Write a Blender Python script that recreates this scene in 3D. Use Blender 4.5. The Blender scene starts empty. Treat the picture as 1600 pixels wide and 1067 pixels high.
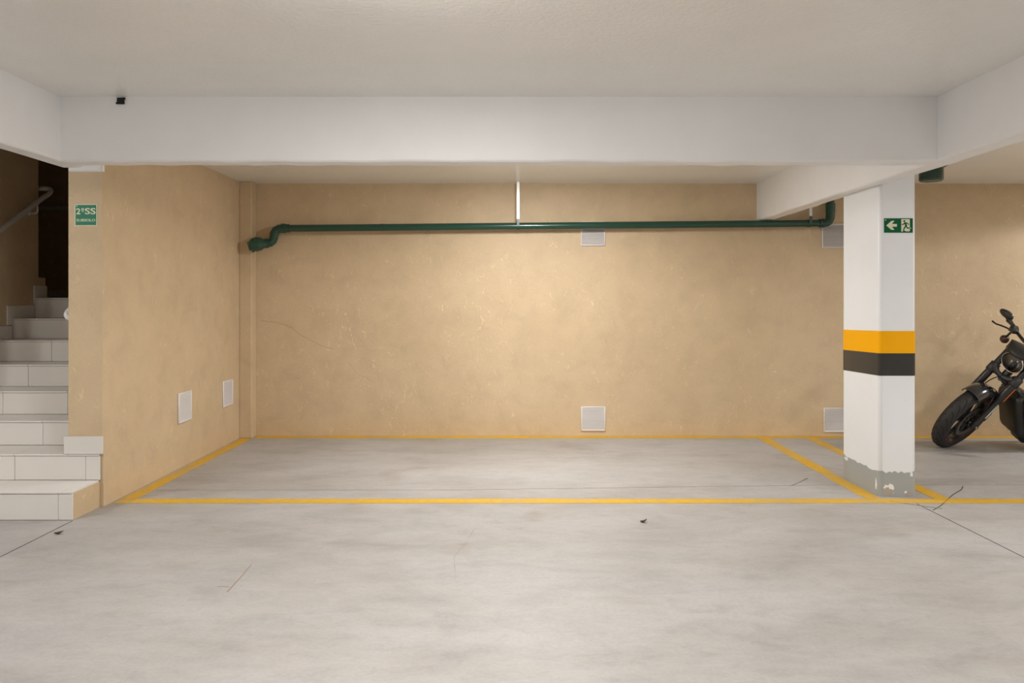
import bpy, bmesh, math, random
from mathutils import Vector, Matrix
random.seed(7)
scene = bpy.context.scene
COL = scene.collection
PI = math.pi

# ------------------------------------------------------------------ camera
cam_d = bpy.data.cameras.new('camera')
cam = bpy.data.objects.new('camera', cam_d)
COL.objects.link(cam)
cam.location = (0, 0, 1.3)
cam.rotation_euler = (PI / 2, 0, 0)
cam_d.sensor_width = 36.0
cam_d.lens = 27.0
cam_d.shift_x = -2 / 1600
cam_d.shift_y = -63.5 / 1600
cam_d.clip_start = 0.05
scene.camera = cam

# ------------------------------------------------------------------ world, lamps and fill lights, exposure
w = bpy.data.worlds.new('world')
scene.world = w
w.use_nodes = True
w.node_tree.nodes['Background'].inputs[0].default_value = (1, 0.95, 0.88, 1)
w.node_tree.nodes['Background'].inputs[1].default_value = 0.0
scene.view_settings.view_transform = 'Standard'
scene.view_settings.look = 'None'
scene.view_settings.gamma = 1.0
scene.view_settings.use_curve_mapping = False
scene.view_settings.exposure = 0.0

LAMP_COL = (1.0, 0.985, 0.965)


def lamp_or_fill(kind, x, y, z, power, size=0.26):
    """Inferred lamps and added fill lights. PANEL: flat diffuser facing down; BULB: bare point light; REFLECTOR: bulb in a wide downward reflector"""
    l = bpy.data.lights.new('lamp_or_fill_light', {'PANEL': 'AREA', 'BULB': 'POINT', 'REFLECTOR': 'SPOT'}[kind])
    l.energy = power
    l.color = LAMP_COL
    if kind == 'PANEL':
        l.shape = 'DISK'
        l.size = size
    else:
        l.shadow_soft_size = 0.06
    if kind == 'REFLECTOR':
        l.spot_size = 2.9
        l.spot_blend = 0.12
    o = bpy.data.objects.new('lamp_or_fill_light', l)
    o.location = (x, y, z)
    COL.objects.link(o)


lamp_or_fill('PANEL', -0.35, 2.58, 2.40, 34)
lamp_or_fill('BULB', -0.35, 2.15, 2.31, 34)  # fill light added to brighten the front beam, set back out of view
lamp_or_fill('PANEL', 0.15, 5.85, 2.40, 49)
lamp_or_fill('REFLECTOR', 0.15, 5.5, 2.375, 11)
lamp_or_fill('BULB', 0.3, 5.55, 2.33, 19)  # fill light added to lift the bay ceiling, hidden by the front beam
lamp_or_fill('PANEL', 6.6, 5.95, 2.40, 42)
lamp_or_fill('REFLECTOR', 6.6, 5.95, 2.375, 92)
lamp_or_fill('PANEL', 6.6, 2.6, 2.40, 75, 0.6)  # one assumed aisle lamp split into two wide panels to soften shadows
lamp_or_fill('PANEL', 4.3, 2.3, 2.40, 65, 0.6)  # second panel of that split, added for softer shadows
lamp_or_fill('PANEL', -4.2, 2.6, 2.40, 36)
lamp_or_fill('BULB', -4.6, 2.5, 2.36, 62)
lamp_or_fill('PANEL', 3.3, 0.5, 2.40, 42)  # unseen fill light added to brighten the right-hand floor
lamp_or_fill('PANEL', -1.8, -1.2, 2.40, 30)  # unseen fill light added behind the camera to raise the left wall


# ------------------------------------------------------------------ materials
def mat(name, color, rough=0.6, metal=0.0, spec=0.5, coat=0.0):
    m = bpy.data.materials.new(name)
    m.use_nodes = True
    b = m.node_tree.nodes['Principled BSDF']
    b.inputs['Base Color'].default_value = (*color, 1)
    b.inputs['Roughness'].default_value = rough
    b.inputs['Metallic'].default_value = metal
    b.inputs['Specular IOR Level'].default_value = spec
    b.inputs['Coat Weight'].default_value = coat
    return m


def N(m, kind, **kw):
    n = m.node_tree.nodes.new(kind)
    for k, v in kw.items():
        setattr(n, k, v)
    return n


def L(m, a, b):
    m.node_tree.links.new(a, b)


def coords(m, scale=(1, 1, 1)):
    t = N(m, 'ShaderNodeTexCoord')
    mp = N(m, 'ShaderNodeMapping')
    mp.inputs['Scale'].default_value = scale
    L(m, t.outputs['Object'], mp.inputs['Vector'])
    return mp.outputs['Vector']


def noise(m, vec, scale, detail=4, rough=0.55, dist=0.0):
    n = N(m, 'ShaderNodeTexNoise')
    n.inputs['Scale'].default_value = scale
    n.inputs['Detail'].default_value = detail
    n.inputs['Roughness'].default_value = rough
    n.inputs['Distortion'].default_value = dist
    L(m, vec, n.inputs['Vector'])
    return n.outputs['Fac']


def ramp(m, fac, stops):
    r = N(m, 'ShaderNodeValToRGB')
    e = r.color_ramp.elements
    while len(e) < len(stops):
        e.new(0.5)
    for el, (p, c) in zip(e, stops):
        el.position = p
        el.color = (*c, 1) if len(c) == 3 else c
    L(m, fac, r.inputs['Fac'])
    return r.outputs['Color']


def mix(m, a, b, fac, mode='MIX'):
    x = N(m, 'ShaderNodeMix', data_type='RGBA', blend_type=mode)
    for sock, v in ((x.inputs[6], a), (x.inputs[7], b), (x.inputs[0], fac)):
        if hasattr(v, 'is_output'):
            L(m, v, sock)
        elif isinstance(v, (int, float)):
            sock.default_value = v
        else:
            sock.default_value = (*v, 1)
    return x.outputs[2]


def bump(m, height, strength=0.3, dist=0.01, prev=None):
    b = N(m, 'ShaderNodeBump')
    b.inputs['Strength'].default_value = strength
    b.inputs['Distance'].default_value = dist
    L(m, height, b.inputs['Height'])
    if prev is not None:
        L(m, prev, b.inputs['Normal'])
    return b.outputs['Normal']


def bsdf(m):
    return m.node_tree.nodes['Principled BSDF']


def grey(v):
    return (v, v, v)


def make_floor_mat():
    m = mat('floor_concrete', (0.5, 0.48, 0.44), 0.55, spec=0.4)
    v = coords(m)
    vs = coords(m, (0.6, 1.1, 1))
    big = noise(m, vs, 0.75, 5, 0.6, 0.3)
    c = ramp(m, big, [(0.30, (0.350, 0.325, 0.302)), (0.5, (0.410, 0.390, 0.373)), (0.70, (0.436, 0.428, 0.424))])
    mid = noise(m, vs, 3.2, 6, 0.62, 0.5)
    c = mix(m, c, ramp(m, mid, [(0.32, grey(0.84)), (0.52, grey(1.0)), (0.75, grey(1.07))]), 0.75, 'MULTIPLY')
    streak = noise(m, coords(m, (1.1, 2.4, 1)), 2.6, 7, 0.68, 0.5)
    c = mix(m, c, ramp(m, streak, [(0.34, grey(0.84)), (0.5, grey(1.0)), (0.66, grey(1.05))]), 0.5, 'MULTIPLY')
    cloud = noise(m, coords(m, (1.0, 1.5, 1)), 11, 6, 0.7, 0.6)
    c = mix(m, c, ramp(m, cloud, [(0.32, grey(0.86)), (0.5, grey(1.0)), (0.7, grey(1.05))]), 0.55, 'MULTIPLY')
    blot = noise(m, v, 1.7, 3, 0.5, 0.4)
    c = mix(m, c, ramp(m, blot, [(0.60, (1, 1, 1)), (0.74, (0.86, 0.81, 0.75))]), 0.8, 'MULTIPLY')
    fine = noise(m, v, 60, 3, 0.6)
    c = mix(m, c, ramp(m, fine, [(0.3, grey(0.90)), (0.7, grey(1.06))]), 0.6, 'MULTIPLY')
    L(m, c, bsdf(m).inputs['Base Color'])
    r = N(m, 'ShaderNodeMapRange')
    r.inputs['To Min'].default_value = 0.42
    r.inputs['To Max'].default_value = 0.68
    L(m, mid, r.inputs['Value'])
    L(m, r.outputs['Result'], bsdf(m).inputs['Roughness'])
    L(m, bump(m, mid, 0.06, 0.006, bump(m, fine, 0.10, 0.002)), bsdf(m).inputs['Normal'])
    return m


def make_wall_mat():
    m = mat('tan_plaster', (0.56, 0.38, 0.19), 0.5, spec=0.35)
    v = coords(m)
    big = noise(m, v, 0.8, 3, 0.5)
    c = ramp(m, big, [(0.3, (0.580, 0.440, 0.276)), (0.7, (0.645, 0.497, 0.322))])
    mott = noise(m, v, 5.0, 5, 0.6, 0.4)
    c = mix(m, c, ramp(m, mott, [(0.3, grey(0.90)), (0.5, grey(1.0)), (0.72, grey(1.06))]), 0.8, 'MULTIPLY')
    # sparse raised flecks of the sprayed plaster, drawn out downwards
    vf = coords(m, (1, 1, 0.62))
    spk = noise(m, vf, 24, 3, 0.6, 0.8)
    patch = noise(m, v, 2.4, 3, 0.6)
    fl_ = ramp(m, spk, [(0.60, grey(0)), (0.70, grey(1))])
    am = ramp(m, patch, [(0.40, grey(0.12)), (0.66, grey(1.0))])
    k = mix(m, fl_, am, 1.0, 'MULTIPLY')
    c = mix(m, c, mix(m, c, (1.22, 1.22, 1.20), 1.0, 'MULTIPLY'), k)
    fine = noise(m, v, 90, 4, 0.65)
    c = mix(m, c, ramp(m, fine, [(0.3, grey(0.93)), (0.7, grey(1.05))]), 0.6, 'MULTIPLY')
    L(m, c, bsdf(m).inputs['Base Color'])
    n1 = bump(m, k, 0.45, 0.006)
    n1 = bump(m, mott, 0.15, 0.010, n1)
    L(m, bump(m, fine, 0.30, 0.003, n1), bsdf(m).inputs['Normal'])
    return m


def make_white_mat(name, col, rough, lump=30, strength=0.18, dirt=0.5):
    m = mat(name, col, rough, spec=0.45)
    v = coords(m)
    a = noise(m, v, 2.0, 4, 0.6)
    c = mix(m, col, ramp(m, a, [(0.3, grey(0.93)), (0.7, grey(1.04))]), dirt, 'MULTIPLY')
    L(m, c, bsdf(m).inputs['Base Color'])
    h = noise(m, v, lump, 3, 0.55)
    h2 = noise(m, v, 4.5, 2, 0.5)
    L(m, bump(m, h, strength, 0.006, bump(m, h2, 0.10, 0.02)), bsdf(m).inputs['Normal'])
    return m


def make_line_mat(name, col, wear=0.5):
    m = mat(name, col, 0.5)
    v = coords(m)
    a = noise(m, v, 2.2, 5, 0.7, 0.5)
    b = noise(m, v, 26, 4, 0.7)
    c = mix(m, col, (0.47, 0.36, 0.17), ramp(m, a, [(0.45, grey(0)), (0.75, grey(wear))]))
    c = mix(m, c, ramp(m, b, [(0.3, grey(0.8)), (0.7, grey(1.1))]), 0.6, 'MULTIPLY')
    L(m, c, bsdf(m).inputs['Base Color'])
    return m


M = {}
M['floor'] = make_floor_mat()
M['tan'] = make_wall_mat()
M['ceiling'] = make_white_mat('ceiling_paint', (0.835, 0.82, 0.785), 0.30, 42, 0.6)
M['white'] = make_white_mat('white_beam_paint', (0.835, 0.835, 0.835), 0.5, 26, 0.10)
M['pillar'] = make_white_mat('pillar_white_paint', (0.81, 0.83, 0.845), 0.42, 30, 0.08)
M['grey_base'] = make_white_mat('pillar_grey_paint', (0.36, 0.375, 0.37), 0.45, 30, 0.1)
M['yellow_band'] = make_white_mat('yellow_band_paint', (0.90, 0.415, 0.0), 0.5, 30, 0.05, 0.3)
bsdf(M['yellow_band']).inputs['Specular IOR Level'].default_value = 0.15
M['black_band'] = make_white_mat('black_band_paint', (0.032, 0.031, 0.028), 0.33, 30, 0.05, 0.6)
M['bare'] = make_white_mat('bare_plaster', (0.42, 0.36, 0.30), 0.85, 60, 0.6, 1.0)
M['line'] = make_line_mat('yellow_floor_paint', (0.68, 0.395, 0.022), 0.8)
M['tile'] = make_white_mat('white_tile_glaze', (0.74, 0.71, 0.67), 0.28, 5, 0.02)
M['grout'] = mat('grout', (0.42, 0.385, 0.34), 0.9)
M['green_pipe'] = mat('green_pipe_paint', (0.006, 0.054, 0.033), 0.28, coat=0.3)
M['green_cup'] = mat('green_cup_paint', (0.010, 0.045, 0.028), 0.30, coat=0.2)
M['galv'] = mat('galvanised_steel', (0.72, 0.72, 0.70), 0.42, 0.55)
M['rail'] = mat('grey_rail_paint', (0.62, 0.61, 0.58), 0.4, 0.0)
M['rail_white'] = mat('white_rail_paint', (0.72, 0.72, 0.70), 0.3)
M['vent'] = mat('white_vent_plastic', (0.80, 0.765, 0.75), 0.4)
M['vent_dark'] = mat('vent_recess', (0.36, 0.33, 0.31), 0.9)
M['sign_green'] = mat('sign_green', (0.004, 0.105, 0.042), 0.6, spec=0.15)
M['sign_teal'] = mat('sign_teal_green', (0.045, 0.225, 0.140), 0.55, spec=0.2)
M['sign_cream'] = mat('sign_cream', (0.70, 0.70, 0.49), 0.5)
M['black'] = mat('matte_black', (0.010, 0.010, 0.010), 0.75)
M['dark_line'] = mat('crack_dark', (0.07, 0.06, 0.05), 0.95)
M['mid_line'] = mat('joint_grey', (0.24, 0.215, 0.18), 0.95)
M['faint_line'] = mat('hairline_grey', (0.33, 0.30, 0.265), 0.95)
M['wall_crack'] = mat('wall_crack_tan', (0.27, 0.18, 0.09), 0.95)
M['rust'] = mat('rust_stain', (0.30, 0.20, 0.12), 0.9)
M['leaf'] = mat('dry_leaf', (0.05, 0.035, 0.025), 0.9)
# motorcycle
def make_tyre():
    m = mat('tyre_rubber', (0.024, 0.022, 0.021), 0.62)
    return m
M['tyre'] = make_tyre()
M['groove'] = mat('tyre_groove', (0.006, 0.006, 0.006), 0.9)
M['bike_black'] = mat('satin_black_metal', (0.012, 0.012, 0.012), 0.36, 0.0, coat=0.2)
M['bike_dark'] = mat('dark_grey_metal', (0.040, 0.040, 0.040), 0.42, 0.3)
M['gloss'] = mat('gloss_charcoal_paint', (0.012, 0.013, 0.016), 0.20, coat=0.6)
M['chrome'] = mat('chrome', (0.75, 0.75, 0.74), 0.16, 1.0)
M['disc'] = mat('brake_disc_steel', (0.20, 0.20, 0.19), 0.35, 0.9)
M['red'] = mat('red_rim_stripe', (0.22, 0.014, 0.014), 0.4)
M['amber'] = mat('amber_reflector', (0.62, 0.14, 0.04), 0.3)
M['signal'] = mat('smoked_signal_lens', (0.060, 0.022, 0.014), 0.12, coat=0.5)
M['seat'] = mat('black_vinyl', (0.014, 0.014, 0.014), 0.55)
M['shroud'] = mat('black_plastic_shroud', (0.020, 0.019, 0.016), 0.42)
M['mirror'] = mat('mirror_back_plastic', (0.03, 0.029, 0.025), 0.3)
g = mat('headlamp_glass', (1, 1, 1), 0.05)
_tr = N(g, 'ShaderNodeBsdfTransparent')
_gl = N(g, 'ShaderNodeBsdfGlossy')
_gl.inputs['Roughness'].default_value = 0.06
_fr = N(g, 'ShaderNodeFresnel')
_fr.inputs['IOR'].default_value = 1.5
_mx = N(g, 'ShaderNodeMixShader')
L(g, _fr.outputs['Fac'], _mx.inputs['Fac'])
L(g, _tr.outputs[0], _mx.inputs[1])
L(g, _gl.outputs[0], _mx.inputs[2])
L(g, _mx.outputs[0], g.node_tree.nodes['Material Output'].inputs['Surface'])
M['glass'] = g
M['lamp_bowl'] = mat('headlamp_reflector', (0.30, 0.28, 0.26), 0.42, 0.8)


# ------------------------------------------------------------------ mesh builder
class MB:
    def __init__(self):
        self.bm = bmesh.new()

    def box(self, a, b, bevel=0.0, mtx=None, seg=1):
        x0, y0, z0 = a
        x1, y1, z1 = b
        vs = [self.bm.verts.new(p) for p in ((x0, y0, z0), (x1, y0, z0), (x1, y1, z0), (x0, y1, z0),
                                             (x0, y0, z1), (x1, y0, z1), (x1, y1, z1), (x0, y1, z1))]
        fs = [self.bm.faces.new([vs[i] for i in f]) for f in ((0, 3, 2, 1), (4, 5, 6, 7), (0, 1, 5, 4), (1, 2, 6, 5), (2, 3, 7, 6), (3, 0, 4, 7))]
        if bevel:
            es = list({e for f in fs for e in f.edges})
            r = bmesh.ops.bevel(self.bm, geom=es, offset=bevel, segments=seg, affect='EDGES', profile=0.5)
            vs = list({v for f in r['faces'] for v in f.verts} | {v for v in vs if v.is_valid})
        if mtx is not None:
            bmesh.ops.transform(self.bm, matrix=mtx, verts=[v for v in vs if v.is_valid])
        return self

    def tube(self, pts, r, n=12, caps=True):
        pts = [Vector(p) for p in pts]
        rs = r if isinstance(r, (list, tuple)) else [r] * len(pts)
        rings = []
        up = None
        for i, p in enumerate(pts):
            a = pts[max(i - 1, 0)]
            b = pts[min(i + 1, len(pts) - 1)]
            t = (b - a).normalized()
            if up is None:
                up = t.orthogonal().normalized()
            else:
                up = (up - t * up.dot(t))
                up = up.normalized() if up.length > 1e-6 else t.orthogonal().normalized()
            s = t.cross(up)
            rings.append([self.bm.verts.new(p + (up * math.cos(2 * PI * k / n) + s * math.sin(2 * PI * k / n)) * rs[i]) for k in range(n)])
        for q in range(len(rings) - 1):
            for k in range(n):
                self.bm.faces.new((rings[q][k], rings[q][(k + 1) % n], rings[q + 1][(k + 1) % n], rings[q + 1][k]))
        if caps:
            self.bm.faces.new(rings[0][::-1])
            self.bm.faces.new(rings[-1])
        return self

    def lathe(self, prof, origin, axis, n=32, closed=False, a0=0.0, a1=2 * PI, ref=None):
        """prof: (distance along axis, radius)"""
        axis = Vector(axis).normalized()
        o = Vector(origin)
        u = Vector(ref) if ref is not None else axis.orthogonal()
        u = (u - axis * u.dot(axis)).normalized()
        v = axis.cross(u)
        full = abs(a1 - a0 - 2 * PI) < 1e-6
        cnt = n if full else n + 1
        rows = []
        for d, r in prof:
            row = []
            if r < 1e-6:
                row = [self.bm.verts.new(o + axis * d)] * cnt
            else:
                for k in range(cnt):
                    t = a0 + (a1 - a0) * k / n
                    row.append(self.bm.verts.new(o + axis * d + (u * math.cos(t) + v * math.sin(t)) * r))
            rows.append(row)
        m = len(rows) if closed else len(rows) - 1
        for i in range(m):
            A, B = rows[i], rows[(i + 1) % len(rows)]
            for k in range(n):
                k2 = (k + 1) % cnt
                q = [A[k], A[k2], B[k2], B[k]]
                u_ = []
                for x in q:
                    if x not in u_:
                        u_.append(x)
                if len(u_) > 2:
                    try:
                        self.bm.faces.new(u_)
                    except ValueError:
                        pass
        if not full and closed:
            self.bm.faces.new([r[0] for r in rows])
            self.bm.faces.new([r[-1] for r in rows][::-1])
        return self

    def prism(self, poly, d0, d1, fn):
        """extruded polygon; fn(u, v, d) -> point"""
        a = [self.bm.verts.new(fn(p[0], p[1], d0)) for p in poly]
        b = [self.bm.verts.new(fn(p[0], p[1], d1)) for p in poly]
        self.bm.faces.new(a)
        self.bm.faces.new(b[::-1])
        k = len(poly)
        for i in range(k):
            self.bm.faces.new((a[i], b[i], b[(i + 1) % k], a[(i + 1) % k]))
        return self

    def ball(self, c, r, scale=(1, 1, 1), mtx=None, u=20, v=12):
        m = Matrix.Translation(c) @ (mtx if mtx is not None else Matrix()) @ Matrix.Diagonal((*scale, 1))
        bmesh.ops.create_uvsphere(self.bm, u_segments=u, v_segments=v, radius=r, matrix=m)
        return self

    def build(self, name, m, parent=None, smooth=True, angle=35, ml=None, bevel=0):
        bmesh.ops.recalc_face_normals(self.bm, faces=self.bm.faces)
        me = bpy.data.meshes.new(name)
        self.bm.to_mesh(me)
        self.bm.free()
        me.materials.append(m)
        if smooth:
            for p in me.polygons:
                p.use_smooth = True
            me.set_sharp_from_angle(angle=math.radians(angle))
        o = bpy.data.objects.new(name, me)
        COL.objects.link(o)
        if parent is not None:
            o.parent = parent
        if ml is not None:
            o.matrix_local = ml
        if bevel:
            md = o.modifiers.new('bevel', 'BEVEL')
            md.width = bevel
            md.segments = 2
            md.limit_method = 'ANGLE'
        return o


def tag(o, label=None, cat=None, group=None, kind=None):
    if label:
        o['label'] = label
    if cat:
        o['category'] = cat
    if group:
        o['group'] = group
    if kind:
        o['kind'] = kind
    return o


def thing(name, label, cat, loc=(0, 0, 0), group=None):
    o = bpy.data.objects.new(name, None)
    o.empty_display_size = 0.1
    o.location = loc
    COL.objects.link(o)
    return tag(o, label, cat, group)


def arc(c, r, a0, a1, n, fn):
    return [fn(c[0] + r * math.cos(a0 + (a1 - a0) * i / n), c[1] + r * math.sin(a0 + (a1 - a0) * i / n)) for i in range(n + 1)]


# ------------------------------------------------------------------ the setting
CEIL = 2.428
BB = 2.069            # underside of the beams
YB = 7.393            # back wall
XL = -2.59            # left wall of the bay
XS = -4.10            # left wall of the stairs


def structure(name, boxes, m, bevel=0, smooth=False, label=None):
    b = MB()
    for a, c in boxes:
        b.box(a, c)
    o = b.build(name, m, smooth=smooth, bevel=bevel)
    return tag(o, label, None, None, 'structure')


structure('floor', [((-8, -4, -0.15), (9, YB + 0.2, 0))], M['floor'], label='smooth grey trowelled concrete garage floor')
fl = bpy.data.objects['floor']
structure('ceiling', [((-2.6, -4, CEIL), (9, YB + 0.2, CEIL + 0.15)), ((-8, -4, CEIL), (-2.6, 4.62, CEIL + 0.15))], M['ceiling'],
          label='low glossy off-white painted concrete ceiling')
structure('ceiling_stairwell', [((-6.2, 4.62, 4.3), (-2.6, 9.2, 4.45))], M['tan'])
back = structure('wall_back', [((-2.8, YB, 0), (9, YB + 0.2, CEIL))], M['tan'], label='rough tan plaster wall at the back of the parking bay')
left = structure('wall_left', [((-2.803, 4.854, 0), (XL, YB, 0.337)), ((-2.803, 4.84, 0.337), (XL, YB, 2.115)), ((-2.803, 4.86, 2.115), (XL, YB, 4.3))], M['tan'],
                 label='tan plaster wall on the left, between the bay and the stairs')
structure('wall_stair_left', [((XS - 0.2, 4.42, 0), (XS, 6.63, 4.3)), ((XS - 0.2, 6.63, 0), (XS, 6.73, 1.5))], M['tan'], label='tan plaster wall along the left of the stairs')
structure('wall_stair_back', [((-6.2, 9.0, 0), (-2.8, 9.2, 4.3)), ((-6.2, 6.63, 0), (-6.0, 9.0, 4.3)), ((-2.803, YB + 0.2, 0), (-2.7, 9.0, 4.3)),
                              ((-6.2, 6.5, 1.5), (XS - 0.2, 6.63, 4.3)), ((-8.0, 4.42, 0), (XS - 0.2, 4.62, CEIL)), ((-6.2, 4.62, CEIL), (-2.6, 4.7, 4.3))], M['tan'],
          label='dark wall at the top of the stairs')
structure('wall_right', [((9, -4, 0), (9.2, YB + 0.2, CEIL))], M['tan'])
structure('wall_rear', [((-8, -4.2, 0), (9, -4, CEIL))], M['tan'])
structure('wall_far_left', [((-8.2, -4, 0), (-8, 4.62, CEIL))], M['tan'])

# corner casing in the rear left corner
structure('trim_1', [((XL, 7.258, 0), (-2.474, YB, CEIL))], M['tan'], bevel=0.006, label='narrow tan plaster casing in the rear left corner')


def wobble_box(b, a, c, n, axis, amp, seed):
    """box whose long edges waver like hand-plastered concrete"""
    rnd = random.Random(seed)
    k = len(b.bm.verts)
    rings = []
    lo, hi = a[axis], c[axis]
    oth = [i for i in range(3) if i != axis]
    for i in range(n + 1):
        t = lo + (hi - lo) * i / n
        ring = []
        for (s, q) in ((0, 0), (1, 0), (1, 1), (0, 1)):
            p = [0, 0, 0]
            p[axis] = t
            p[oth[0]] = (a, c)[s][oth[0]] + rnd.uniform(-amp, amp)
            p[oth[1]] = (a, c)[q][oth[1]] + rnd.uniform(-amp, amp)
            ring.append(b.bm.verts.new(p))
        rings.append(ring)
    for i in range(n):
        for j in range(4):
            b.bm.faces.new((rings[i][j], rings[i][(j + 1) % 4], rings[i + 1][(j + 1) % 4], rings[i + 1][j]))
    b.bm.faces.new(rings[0])
    b.bm.faces.new(rings[-1][::-1])
    return b


def beam(name, a, c, n, axis, seed, label):
    b = MB()
    wobble_box(b, a, c, n, axis, 0.0035, seed)
    o = b.build(name, M['white'], smooth=True, angle=50, bevel=0.012)
    return tag(o, label, None, None, 'structure')


front_beam = beam('trim_2', (-2.56, 4.243, BB), (2.40, 4.372, CEIL + 0.03), 40, 0, 3, 'white painted concrete beam across the ceiling, facing the camera')
beam('trim_3', (2.344, -4.0, BB + 0.004), (2.482, YB + 0.02, CEIL + 0.03), 70, 1, 4, 'white painted concrete beam running into the depth on the right above the pillar')
beam('trim_4', (-2.615, -4.0, BB + 0.004), (-2.50, 4.46, CEIL + 0.03), 50, 1, 5, 'white painted concrete beam running into the depth on the left above the stairs')
structure('trim_5', [((-2.804, 4.832, 2.112), (-2.587, 4.87, CEIL + 0.02))], M['white'], bevel=0.01, label='white beam end above the stair wall')

# small black hole in the front beam
b = MB()
yb_ = 4.243
b.box((-2.185, yb_ - 0.010, 2.386), (-2.147, yb_ + 0.01, 2.420))
b.box((-2.190, yb_ - 0.012, 2.386), (-2.180, yb_ + 0.008, 2.395))
b.box((-2.152, yb_ - 0.012, 2.411), (-2.142, yb_ + 0.008, 2.421))
b.build('cable_hole', M['black'], front_beam, smooth=False)


# ------------------------------------------------------------------ floor lines, joints, cracks
def strip(name, pts, width, m, z, parent, wob=0.0, seed=0):
    """flat ribbon on the floor along pts"""
    rnd = random.Random(seed)
    P = []
    for i in range(len(pts) - 1):
        a, c = Vector(pts[i]), Vector(pts[i + 1])
        n = max(1, int((c - a).length / 0.12)) if wob else 1
        for k in range(n):
            P.append(a + (c - a) * k / n)
    P.append(Vector(pts[-1]))
    b = MB()
    rows = []
    for i, p in enumerate(P):
        t = (P[min(i + 1, len(P) - 1)] - P[max(i - 1, 0)]).normalized()
        s = Vector((-t.y, t.x))
        w_ = width if not isinstance(width, (list, tuple)) else width[0] + (width[1] - width[0]) * i / (len(P) - 1)
        l = p + s * (w_ / 2 + rnd.uniform(-wob, wob))
        r = p - s * (w_ / 2 + rnd.uniform(-wob, wob))
        rows.append([b.bm.verts.new((q.x, q.y, zz)) for q, zz in ((l, z), (r, z), (r, 0.0002), (l, 0.0002))])
    for i in range(len(rows) - 1):
        for j in range(4):
            b.bm.faces.new((rows[i][j], rows[i][(j + 1) % 4], rows[i + 1][(j + 1) % 4], rows[i + 1][j]))
    b.bm.faces.new(rows[0])
    b.bm.faces.new(rows[-1][::-1])
    o = b.build(name, m, parent, smooth=False)
    return o


def line(pts, width, z, label, seed):
    o = strip('floor_marking', pts, width, M['line'], z, None, 0.004, seed)
    return tag(o, label, 'floor marking', 'yellow parking bay lines')


line([(-2.567, 4.985), (8.9, 4.985)], 0.105, 0.0016, 'long yellow painted line along the front of the bays', 1)
line([(-2.46, 7.322), (8.9, 7.322)], 0.125, 0.0016, 'yellow painted line along the foot of the back wall', 2)
line([(-2.52, 5.035), (-2.52, 7.25)], 0.10, 0.0020, 'yellow painted line along the foot of the left wall', 3)
line([(2.362, 5.035), (2.362, 7.262)], 0.105, 0.0020, 'yellow painted line to the left of the pillar', 4)
line([(2.812, 5.035), (2.812, 7.262)], 0.095, 0.0020, 'yellow painted line behind the right side of the pillar', 5)

strip('saw_cut_joint', [(-2.60, 0.6), (-2.605, 4.54)], 0.006, M['dark_line'], 0.0008, fl)
strip('saw_cut_joint', [(2.60, 0.6), (2.585, 4.92)], 0.006, M['dark_line'], 0.0008, fl)
strip('saw_cut_joint', [(2.608, 4.771), (2.70, 4.86), (2.80, 4.975), (2.95, 5.15), (3.08, 5.28), (3.15, 5.38)], [0.0035, 0.0055], M['dark_line'], 0.0024, fl, 0.0015, 8)
strip('floor_crack', [(-2.45, 5.27), (-0.5, 5.275), (2.2, 5.42), (5.0, 5.42)], 0.005, M['mid_line'], 0.0008, fl, 0.001, 9)
strip('floor_crack', [(1.952, 5.398), (2.05, 5.50), (2.159, 5.632)], 0.005, M['dark_line'], 0.0008, fl, 0.002, 10)
strip('floor_crack', [(2.68, 4.80), (2.44, 4.98)], 0.004, M['mid_line'], 0.0022, fl, 0.001, 11)
strip('rust_scratch', [(-1.278, 3.43), (-1.281, 3.62), (-1.292, 3.79)], 0.005, M['rust'], 0.0008, fl, 0.0015, 12)
strip('rust_scratch', [(-1.345, 3.495), (-1.29, 3.49)], 0.003, M['rust'], 0.0008, fl, 0.001, 13)
strip('floor_crack', [(-0.22, 4.4), (-0.25, 4.15), (-0.30, 3.9), (-0.27, 3.6)], 0.0022, M['faint_line'], 0.0006, fl, 0.002, 14)


def scrap(x, y, s, label, seed):
    rnd = random.Random(seed)
    b = MB()
    poly = [(s * math.cos(t) * rnd.uniform(0.6, 1.1) * 1.3, s * math.sin(t) * rnd.uniform(0.5, 1.0)) for t in [2 * PI * k / 9 for k in range(9)]]
    b.prism(poly, 0.001, 0.006, lambda u, v, d: Vector((x + u, y + v, d + 0.012 * abs(u) / s * (1 if u > 0 else 0.3))))
    o = b.build('dry_leaf', M['leaf'], smooth=False)
    tag(o, label, 'leaf')


scrap(-2.535, 4.285, 0.020, 'small dark dry leaf on the floor in front of the bottom step', 1)
scrap(0.762, 4.508, 0.015, 'small dark dry leaf on the open floor in front of the bay', 2)

# crack in the back wall plaster
pts = [(408, 501), (424, 503), (436, 504), (455, 512), (470, 523), (490, 534), (505, 541), (526, 546)]
def wpt(px, py):
    return Vector(((px - 802) * YB / 1200, 1.3 - (py - 470) * YB / 1200))
def wall_crack(pts, r):
    b = MB()
    b.tube([(wpt(*p).x, YB - 0.0003, wpt(*p).y) for p in pts], r, 5)
    b.build('plaster_crack', M['wall_crack'], back)
random.seed(3)
pts = [(p[0] + (q[0] - p[0]) * k / 4 + random.uniform(-0.8, 0.8), p[1] + (q[1] - p[1]) * k / 4 + random.uniform(-0.8, 0.8)) for p, q in zip(pts, pts[1:]) for k in range(4)]
wall_crack(pts, 0.0014)
wall_crack([(545, 566), (553, 577), (561, 586), (572, 590), (582, 597)], 0.0009)

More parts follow.
